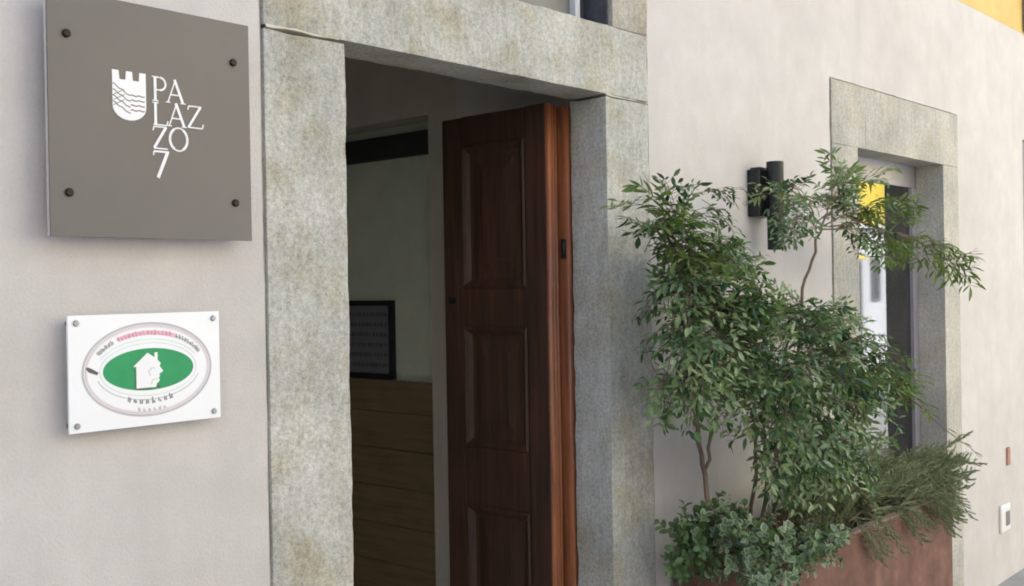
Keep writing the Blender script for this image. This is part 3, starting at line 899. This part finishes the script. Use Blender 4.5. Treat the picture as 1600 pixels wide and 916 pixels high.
def frond_mesh(seed, L=0.20, ll=(0.020, 0.042), w=0.37, droop=0.5):
    """one compound leaf: arching midrib, paired side stalks, three to five leaflets on each"""
    r = random.Random(seed)
    b = MB()
    def rib(t):
        return Vector((L * t, 0.015 * math.sin(t * 3 + seed), -droop * L * 0.5 * t * t + 0.08 * L * t))
    pts = [rib(t / 6) for t in range(7)]
    b.tube(pts, [0.0016, 0.0015, 0.0014, 0.0012, 0.001, 0.0009, 0.0007], 4, 1, False)
    def put(p, d, scale=1.0):
        up = Vector((r.uniform(-.5, .5), r.uniform(-.5, .5), 1))
        l = r.uniform(*ll) * scale
        leaflet(b, p, d + Vector((0, 0, r.uniform(-.45, .2))), up, l, l * w * r.uniform(0.85, 1.15), 0, r.uniform(0.05, 0.4))
    for t in (0.30, 0.52, 0.72, 0.88):
        p = rib(t)
        for s in (-1, 1):
            sl_ = L * (0.42 - 0.30 * t) * r.uniform(0.8, 1.15)
            d = Vector((0.75, s * r.uniform(0.7, 1.0), r.uniform(-0.25, 0.2))).normalized()
            q = p + d * sl_
            b.tube([p, q], [0.001, 0.0006], 3, 1, False)
            put(q, d)
            if t < 0.8:
                side = Vector((-d.y, d.x, 0))
                mid = p + d * sl_ * 0.55
                put(mid, d * 0.6 + side * 0.8); put(mid, d * 0.6 - side * 0.8)
                if t < 0.5:
                    mid = p + d * sl_ * 0.85
                    put(mid, d * 0.8 + side * 0.7, .9); put(mid, d * 0.8 - side * 0.7, .9)
    put(rib(1.0), rib(1.0) - rib(0.9), 1.1)
    put(rib(0.97), Vector((.6, .7, 0))); put(rib(0.97), Vector((.6, -.7, 0)))
    return b

FR = [frond_mesh(100 + i, L=0.17 + 0.02 * (i % 4), droop=0.3 + 0.25 * (i % 3)).mesh('frond', [M['leaf_pale'] if i in (2, 4, 7) else M['leaf'], M['stem']]) for i in range(9)]
FRY = [frond_mesh(200 + i, L=0.17 + 0.03 * (i % 3), ll=(0.036, 0.062), w=0.24, droop=0.2 + 0.2 * (i % 3)).mesh('frond', [M['leaf_young'], M['stem']]) for i in range(6)]

def place(name, mesh, parent, p, d, roll=0.0, scale=1.0):
    """a copy of a leaf mesh with its own x axis along d"""
    o = bpy.data.objects.new(name, mesh)
    COL.objects.link(o)
    o.parent = parent
    o.location = Vector(p) - BASE[parent]
    q = Vector(d).to_track_quat('X', 'Z')
    o.rotation_mode = 'QUATERNION'
    o.rotation_quaternion = q @ Euler((roll, 0, 0)).to_quaternion()
    o.scale = (scale,) * 3
    return o

def cluster(plant, meshes, rnd, centre, rad, n, axis, bias=(0, 0, 0), scale=(0.8, 1.1), lift=0.0):
    c = Vector(centre)
    for i in range(n):
        while True:
            u = Vector((rnd.uniform(-1, 1), rnd.uniform(-1, 1), rnd.uniform(-1, 1)))
            if u.length < 1: break
        p = c + Vector((u.x * rad[0], u.y * rad[1], u.z * rad[2]))
        out = Vector((p.x - axis[0], p.y - axis[1], 0))
        out = out.normalized() if out.length > 1e-3 else Vector((0, -1, 0))
        d = out * 0.6 + Vector((rnd.gauss(0, .6), rnd.gauss(0, .6), rnd.gauss(0.0, .35) + lift)) + Vector(bias)
        d.normalize()
        if p.y + d.y * 0.2 > -0.02:
            d.y = min(d.y, 0.0) - 0.1; p.y = min(p.y, -0.05)
        s = rnd.uniform(*scale)
        place('frond', rnd.choice(meshes), plant, p - d * 0.09 * s, d, rnd.uniform(-.5, .5), s)

def stem(plant, pts, r0, r1, m, rnd, wob=0.01):
    P = []
    n = 5
    for a, b_ in zip(pts, pts[1:]):
        a, b_ = Vector(a), Vector(b_)
        for i in range(n):
            p = a.lerp(b_, i / n)
            P.append(p + Vector((rnd.gauss(0, wob), rnd.gauss(0, wob), 0)) * (1 if P else 0))
    P.append(Vector(pts[-1]))
    k = len(P)
    mb = MB(); mb.tube(P, [r0 + (r1 - r0) * i / (k - 1) for i in range(k)], 7)
    return mb.build('stem', m, plant, smooth=True)

# left plant: pale bare stem, crown leaning over the door jamb
rn = random.Random(21)
NL = thing('nandina', 'leafy bamboo like shrub on a bare pale stem leaning over the stone door jamb', 'shrub', (2.96, -0.2, 0.69), 'tall green shrubs in the planter')
AX = (2.80, -0.18)
stem(NL, [(2.97, -0.20, 0.66), (2.89, -0.20, 1.01), (2.84, -0.20, 1.18), (2.78, -0.22, 1.42), (2.76, -0.20, 1.66), (2.72, -0.17, 1.80)], 0.009, 0.004, M['stem'], rn, .005)
stem(NL, [(2.89, -0.20, 1.02), (2.94, -0.22, 1.20), (2.92, -0.24, 1.45), (2.96, -0.22, 1.64)], 0.006, 0.003, M['stem'], rn, .005)
stem(NL, [(2.78, -0.22, 1.40), (2.66, -0.27, 1.30), (2.56, -0.30, 1.27)], 0.004, 0.002, M['stem'], rn, .004)
for c, rad, n, bias, lift, ms in (
        ((2.74, -.18, 1.78), (.08, .07, .06), 14, (-.2, 0, .1), .15, FR + FRY[:3]),
        ((2.80, -.22, 1.69), (.13, .10, .08), 28, (0, 0, 0), .1, FR + FRY[:2]),
        ((2.98, -.20, 1.66), (.10, .08, .06), 16, (.3, 0, 0), 0, FR),
        ((2.74, -.24, 1.57), (.12, .10, .08), 30, (0, 0, -.1), 0, FR),
        ((2.74, -.28, 1.45), (.11, .10, .08), 26, (0, -.1, -.2), -.1, FR),
        ((2.61, -.30, 1.33), (.08, .07, .05), 12, (-.2, 0, -.6), -.3, FR),
        ((2.78, -.30, 1.34), (.10, .09, .06), 18, (0, 0, -.3), -.2, FR),
        ((2.90, -.26, 1.56), (.10, .09, .07), 20, (.2, 0, 0), 0, FR),
        ((2.90, -.32, 1.40), (.09, .09, .08), 20, (.2, -.1, -.1), 0, FR)):
    cluster(NL, ms, rn, c, rad, n, AX, bias, lift=lift)
for p, d in (((2.68, -.15, 1.82), (-.8, -.1, .25)), ((2.78, -.14, 1.86), (.8, .0, .35)), ((2.90, -.15, 1.88), (.9, -.1, .15)), ((3.02, -.15, 1.90), (.9, 0, -.1)),
             ((3.00, -.18, 1.72), (.9, -.1, .05)), ((2.86, -.16, 1.84), (.6, -.2, -.1)), ((2.98, -.16, 1.87), (.7, -.3, -.4)), ((2.80, -.16, 1.80), (.9, -.1, .1))):
    place('frond', rn.choice(FR), NL, p, Vector(d), rn.uniform(-.4, .4), 0.95)

# main plant: several stems, dense round crown
NC = thing('nandina', 'dense dark green bamboo like shrub filling the middle of the rusty planter', 'shrub', (3.25, -0.22, 0.69), 'tall green shrubs in the planter')
AX = (3.30, -0.24)
for pts in (
        [(3.19, -.22, .66), (3.20, -.24, .95), (3.12, -.28, 1.25), (3.02, -.28, 1.50)],
        [(3.24, -.25, .66), (3.24, -.26, .95), (3.30, -.28, 1.28), (3.30, -.28, 1.50)],
        [(3.29, -.20, .66), (3.30, -.22, .95), (3.45, -.27, 1.25), (3.62, -.28, 1.42)],
        [(3.22, -.18, .66), (3.16, -.22, .92), (3.00, -.33, 1.15), (2.92, -.36, 1.30)],
        [(3.34, -.22, .66), (3.40, -.24, .95), (3.66, -.30, 1.15), (3.92, -.33, 1.30)]):
    stem(NC, pts, 0.008, 0.0035, M['stem'], rn, .006)
for c, rad, n, bias, lift, ms in (
        ((3.00, -.28, 1.50), (.14, .11, .07), 32, (0, 0, .1), .1, FR),
        ((3.30, -.28, 1.47), (.17, .12, .07), 39, (0, -.1, .1), .1, FR),
        ((3.60, -.28, 1.40), (.17, .12, .08), 37, (.1, 0, .1), .05, FR),
        ((3.86, -.31, 1.29), (.14, .11, .09), 28, (.2, 0, 0), 0, FR + FRY[:2]),
        ((2.97, -.37, 1.34), (.13, .10, .09), 30, (0, -.2, -.1), -.1, FR),
        ((3.23, -.38, 1.29), (.17, .11, .10), 41, (0, -.2, -.1), -.1, FR),
        ((3.58, -.35, 1.22), (.16, .11, .09), 34, (.1, -.2, -.1), -.1, FR),
        ((3.00, -.38, 1.18), (.09, .09, .07), 16, (0.1, -.1, -.4), -.3, FR),
        ((3.20, -.39, 1.12), (.13, .10, .08), 28, (0, -.1, -.4), -.3, FR),
        ((3.48, -.36, 1.07), (.12, .09, .08), 21, (.1, -.1, -.4), -.3, FR),
        ((3.14, -.34, 1.02), (.08, .07, .04), 7, (0, 0, -.7), -.4, FR),
        ((3.30, -.35, 1.00), (.10, .08, .04), 8, (0, 0, -.7), -.4, FR),
        ((4.02, -.34, 1.22), (.08, .06, .08), 9, (.5, 0, 0), 0, FRY)):
    cluster(NC, ms, rn, c, rad, n, AX, bias, lift=lift)
# thin shoot rising above the crown into a flat spray of leaves
stem(NC, [(3.40, -.26, 1.30), (3.47, -.25, 1.58), (3.58, -.25, 1.74), (3.62, -.25, 1.81)], 0.0065, 0.004, M['stem'], rn, .003)
BR = [([(3.62, -.25, 1.80), (3.68, -.24, 1.86), (3.72, -.24, 1.92)], FR), ([(3.66, -.26, 1.80), (3.86, -.29, 1.82), (4.05, -.31, 1.84)], FR + FRY), ([(3.62, -.25, 1.80), (3.50, -.25, 1.88), (3.34, -.25, 1.93)], FR), ([(3.61, -.25, 1.79), (3.48, -.27, 1.82), (3.36, -.28, 1.83)], FR),
      ([(3.62, -.25, 1.80), (3.72, -.25, 1.90), (3.84, -.27, 1.95)], FR + FRY), ([(3.62, -.25, 1.80), (3.82, -.27, 1.86), (4.12, -.30, 1.90)], FRY),
      ([(3.62, -.25, 1.79), (3.95, -.30, 1.80), (4.40, -.35, 1.76)], FRY), ([(3.80, -.28, 1.83), (4.20, -.33, 1.77), (4.62, -.36, 1.69)], FRY)]
for pts, ms in BR:
    stem(NC, pts, 0.0032, 0.0014, M['stem'], rn, .004)
    a, b_, c = (Vector(p) for p in pts)
    for i in range(9):
        t = 0.2 + 0.8 * i / 8
        p = a.lerp(b_, t * 2) if t < .5 else b_.lerp(c, t * 2 - 1)
        d = (c - a).normalized() + Vector((rn.gauss(0, .45), rn.gauss(0, .35), rn.gauss(-.05, .3)))
        place('frond', rn.choice(ms), NC, p, d, rn.uniform(-.5, .5), rn.uniform(.75, 1.0))
for p, d in (((4.62, -.36, 1.69), (.9, -.1, .08)), ((4.40, -.35, 1.76), (.95, 0, -.1)), ((4.55, -.36, 1.70), (.9, 0, -.35)), ((3.84, -.27, 1.95), (.8, 0, .2))):
    place('frond', rn.choice(FRY), NC, p, Vector(d), rn.uniform(-.3, .3), 1.0)
stem(NC, [(4.06, -.34, 1.20), (4.45, -.32, 1.03), (4.80, -.31, 0.90), (5.08, -.30, 0.79)], 0.003, 0.0012, M['stem'], rn, .004)
for t in (.35, .55, .75, .9):
    p = Vector((4.06, -.34, 1.20)).lerp(Vector((5.08, -.30, .79)), t)
    sm = MB()
    for s in (-1, 1):
        leaflet(sm, Vector((0, 0, 0)), Vector((.7, s * .5, .2 * s)), Vector((0, 0, 1)), 0.05, 0.012)
    place('leaf', sm.mesh('leaf', [M['leaf_young']]), NC, p, (.9, 0, -.35))
# dry reddish canes at the foot
for i in range(16):
    x = rn.uniform(3.12, 3.42); y = rn.uniform(-.33, -.14)
    a = rn.uniform(-.10, .16)
    mb = MB(); mb.tube([(x, y, .67), (x + a * .5, y - rn.uniform(0, .03), .67 + rn.uniform(.05, .09)), (x + a, y - rn.uniform(-.02, .08), .67 + rn.uniform(.10, .20))], [0.004, 0.003, 0.0015], 5)
    mb.build('dry_cane', M['twig'], NC)

# trailing juniper
def juniper_mesh(seed):
    r = random.Random(seed)
    b = MB(); L = 0.20
    def ax(t): return Vector((L * t, .012 * math.sin(3 * t + seed), -.10 * L * t * t * (1 + seed % 3)))
    b.tube([ax(i / 5) for i in range(6)], [0.002, 0.0018, 0.0015, 0.0012, 0.001, 0.0006], 4, 1, False)
    def needles(p0, p1, n, nl):
        d = (p1 - p0).normalized(); s = d.orthogonal().normalized(); u = d.cross(s)
        for i in range(n):
            p = p0.lerp(p1, (i + r.random()) / n); a = r.uniform(0, 6.283)
            o = (s * math.cos(a) + u * math.sin(a))
            q = p + (d * 1.0 + o * 0.6).normalized() * nl * r.uniform(.7, 1.2)
            w = d.cross(o).normalized() * 0.0021
            b.face([p - w, p + w, q])
    for i in range(13):
        t = .12 + .85 * i / 12
        p = ax(t); s = 1 if i % 2 else -1
        l = L * (.36 - .22 * t) * r.uniform(.7, 1.2)
        q = p + Vector((.85, s * .6, r.uniform(-.25, .25))).normalized() * l
        b.tube([p, q], [0.0009, 0.0005], 3, 0, False)
        needles(p, q, 24, .014)
    needles(ax(.1), ax(1), 40, .013)
    return b.mesh('branchlet', [M['juniper'], M['stem']])
JM = [juniper_mesh(i) for i in range(6)]
JU = thing('juniper', 'feathery grey green juniper trailing over the right end of the rusty planter', 'shrub', (4.05, -0.2, 0.69))
rn = random.Random(33)
for i in range(150):                                  # spreading mass over the soil
    t = rn.random()
    x = 3.66 + 0.86 * t
    y = rn.uniform(-.40, -.08)
    z = 0.755 + rn.uniform(0, .11)
    a = rn.uniform(-.6, .9)
    d = Vector((math.cos(a) * 0.9, -abs(math.sin(a)) * .5 + rn.gauss(0, .25), rn.gauss(.10, .28)))
    if y + d.y * .2 > -.02: d.y = -.1
    place('branchlet', rn.choice(JM), JU, (x, y, z), d, rn.uniform(-1, 1), rn.uniform(.7, 1.15))
for i in range(34):                                   # upright tufts behind the worn rim
    x = rn.uniform(3.40, 3.80); y = rn.uniform(-.34, -.12)
    place('branchlet', rn.choice(JM), JU, (x, y, 0.70), Vector((rn.gauss(.15, .35), rn.gauss(-.1, .25), 1.0)), rn.uniform(-3, 3), rn.uniform(.7, 1.0))
for i in range(46):                                   # long trailing tips hanging over front and end
    x = 3.46 + .90 * rn.random() ** .85; d = Vector((rn.uniform(.1, .8), rn.uniform(-.5, -.15), rn.uniform(-.9, -.25)))
    place('branchlet', rn.choice(JM), JU, (x, PD + rn.uniform(-.03, .06), 0.755 + rn.uniform(0, .05)), d, rn.uniform(-1, 1), rn.uniform(.55, .95))
for i in range(38):
    d = Vector((rn.uniform(.7, 1), rn.uniform(-.4, .1), rn.uniform(-.8, .45)))
    place('branchlet', rn.choice(JM), JU, (rn.uniform(4.30, 4.56), rn.uniform(-.36, -.12), 0.77 + rn.uniform(-.03, .07)), d, rn.uniform(-1, 1), rn.uniform(.7, 1.1))
for pts in ([(4.0, -.2, .66), (4.2, -.22, .76), (4.45, -.25, .76)], [(3.9, -.25, .66), (3.8, -.3, .77), (3.6, -.34, .76)], [(4.05, -.2, .66), (4.3, -.3, .75), (4.5, -.33, .72)]):
    stem(JU, pts, .008, .003, M['stem'], rn, .006)

# low variegated shrub spilling over the left end
def rosette(seed, variegated):
    r = random.Random(seed); b = MB()
    b.tube([(0, 0, 0), (.03, 0, .004), (.06, 0, 0)], [.0014, .0012, .0008], 4, 2, False)
    n = 8
    for i in range(n):
        t = .01 + .05 * i / (n - 1); a = i * 2.4 + seed
        base = Vector((t, 0, 0)); d = Vector((.55, math.cos(a), math.sin(a))).normalized()
        up = Vector((1, 0, 0.2)); s = d.cross(up).normalized(); nn = s.cross(d)
        L = r.uniform(.018, .030); w = L * .34
        P = lambda u, v, h: base + d * (L * u) + s * (w * v) + nn * h
        outer = [P(0, 0, 0), P(.25, -.75, .002), P(.55, -1, .003), P(.85, -.6, .001), P(1, 0, -.002), P(.85, .6, .001), P(.55, 1, .003), P(.25, .75, .002)]
        inner = [P(.1, 0, 0), P(.3, -.45, .001), P(.55, -.6, .0015), P(.75, -.35, .0005), P(.85, 0, -.001), P(.75, .35, .0005), P(.55, .6, .0015), P(.3, .45, .001)]
        n0 = len(b.v)
        b.v += [tuple(p) for p in outer + inner]
        for k in range(8):
            j = (k + 1) % 8
            b.f.append((n0 + k, n0 + j, n0 + 8 + j, n0 + 8 + k)); b.m.append(1 if variegated else 0)
        b.f.append(tuple(n0 + 8 + k for k in range(8))); b.m.append(0)
    return b.mesh('leaf_cluster', [M['leaf_round'], M['leaf_margin'], M['stem']])
RG = [rosette(i, False) for i in range(4)]
RV = [rosette(10 + i, True) for i in range(5)]
VS = thing('spindle_shrub', 'low shrub with pale edged leaves spilling over the left end of the planter', 'shrub', (3.05, -0.25, 0.69))
rn = random.Random(44)
for c, rad, n, ms in (((2.86, -.16, .80), (.09, .09, .07), 34, RG), ((2.95, -.20, .84), (.13, .10, .05), 44, RG + RV), ((2.92, -.34, .80), (.15, .11, .07), 62, RV + RG[:1]),
                      ((3.05, -.40, .76), (.13, .08, .06), 46, RV + RG[:2]), ((3.20, -.42, .755), (.12, .06, .05), 34, RV + RG[:2]), ((2.80, -.42, .72), (.12, .08, .07), 40, RV + RG[:1]),
                      ((2.84, -.20, .72), (.07, .08, .06), 18, RG)):
    for i in range(n):
        while True:
            u = Vector((rn.uniform(-1, 1), rn.uniform(-1, 1), rn.uniform(-1, 1)))
            if u.length < 1: break
        p = Vector(c) + Vector((u.x * rad[0], u.y * rad[1], u.z * rad[2]))
        d = Vector((rn.gauss(-.2, .6), rn.gauss(-.35, .5), rn.gauss(.35, .45)))
        if p.y > -.06: p.y = -.06; d.y = -abs(d.y)
        place('leaf_cluster', rn.choice(ms), VS, p, d, rn.uniform(-3, 3), rn.uniform(.8, 1.25))
for i in range(14):
    a = rn.uniform(-.24, .16)
    mb = MB(); x = rn.uniform(3.00, 3.12); y = rn.uniform(-.32, -.15)
    mb.tube([(x, y, .67), (x + a * .5, y - .04, .78), (x + a, y + rn.uniform(-.18, .02), .79)], [.004, .003, .0015], 5); mb.build('stem', M['twig'], VS)
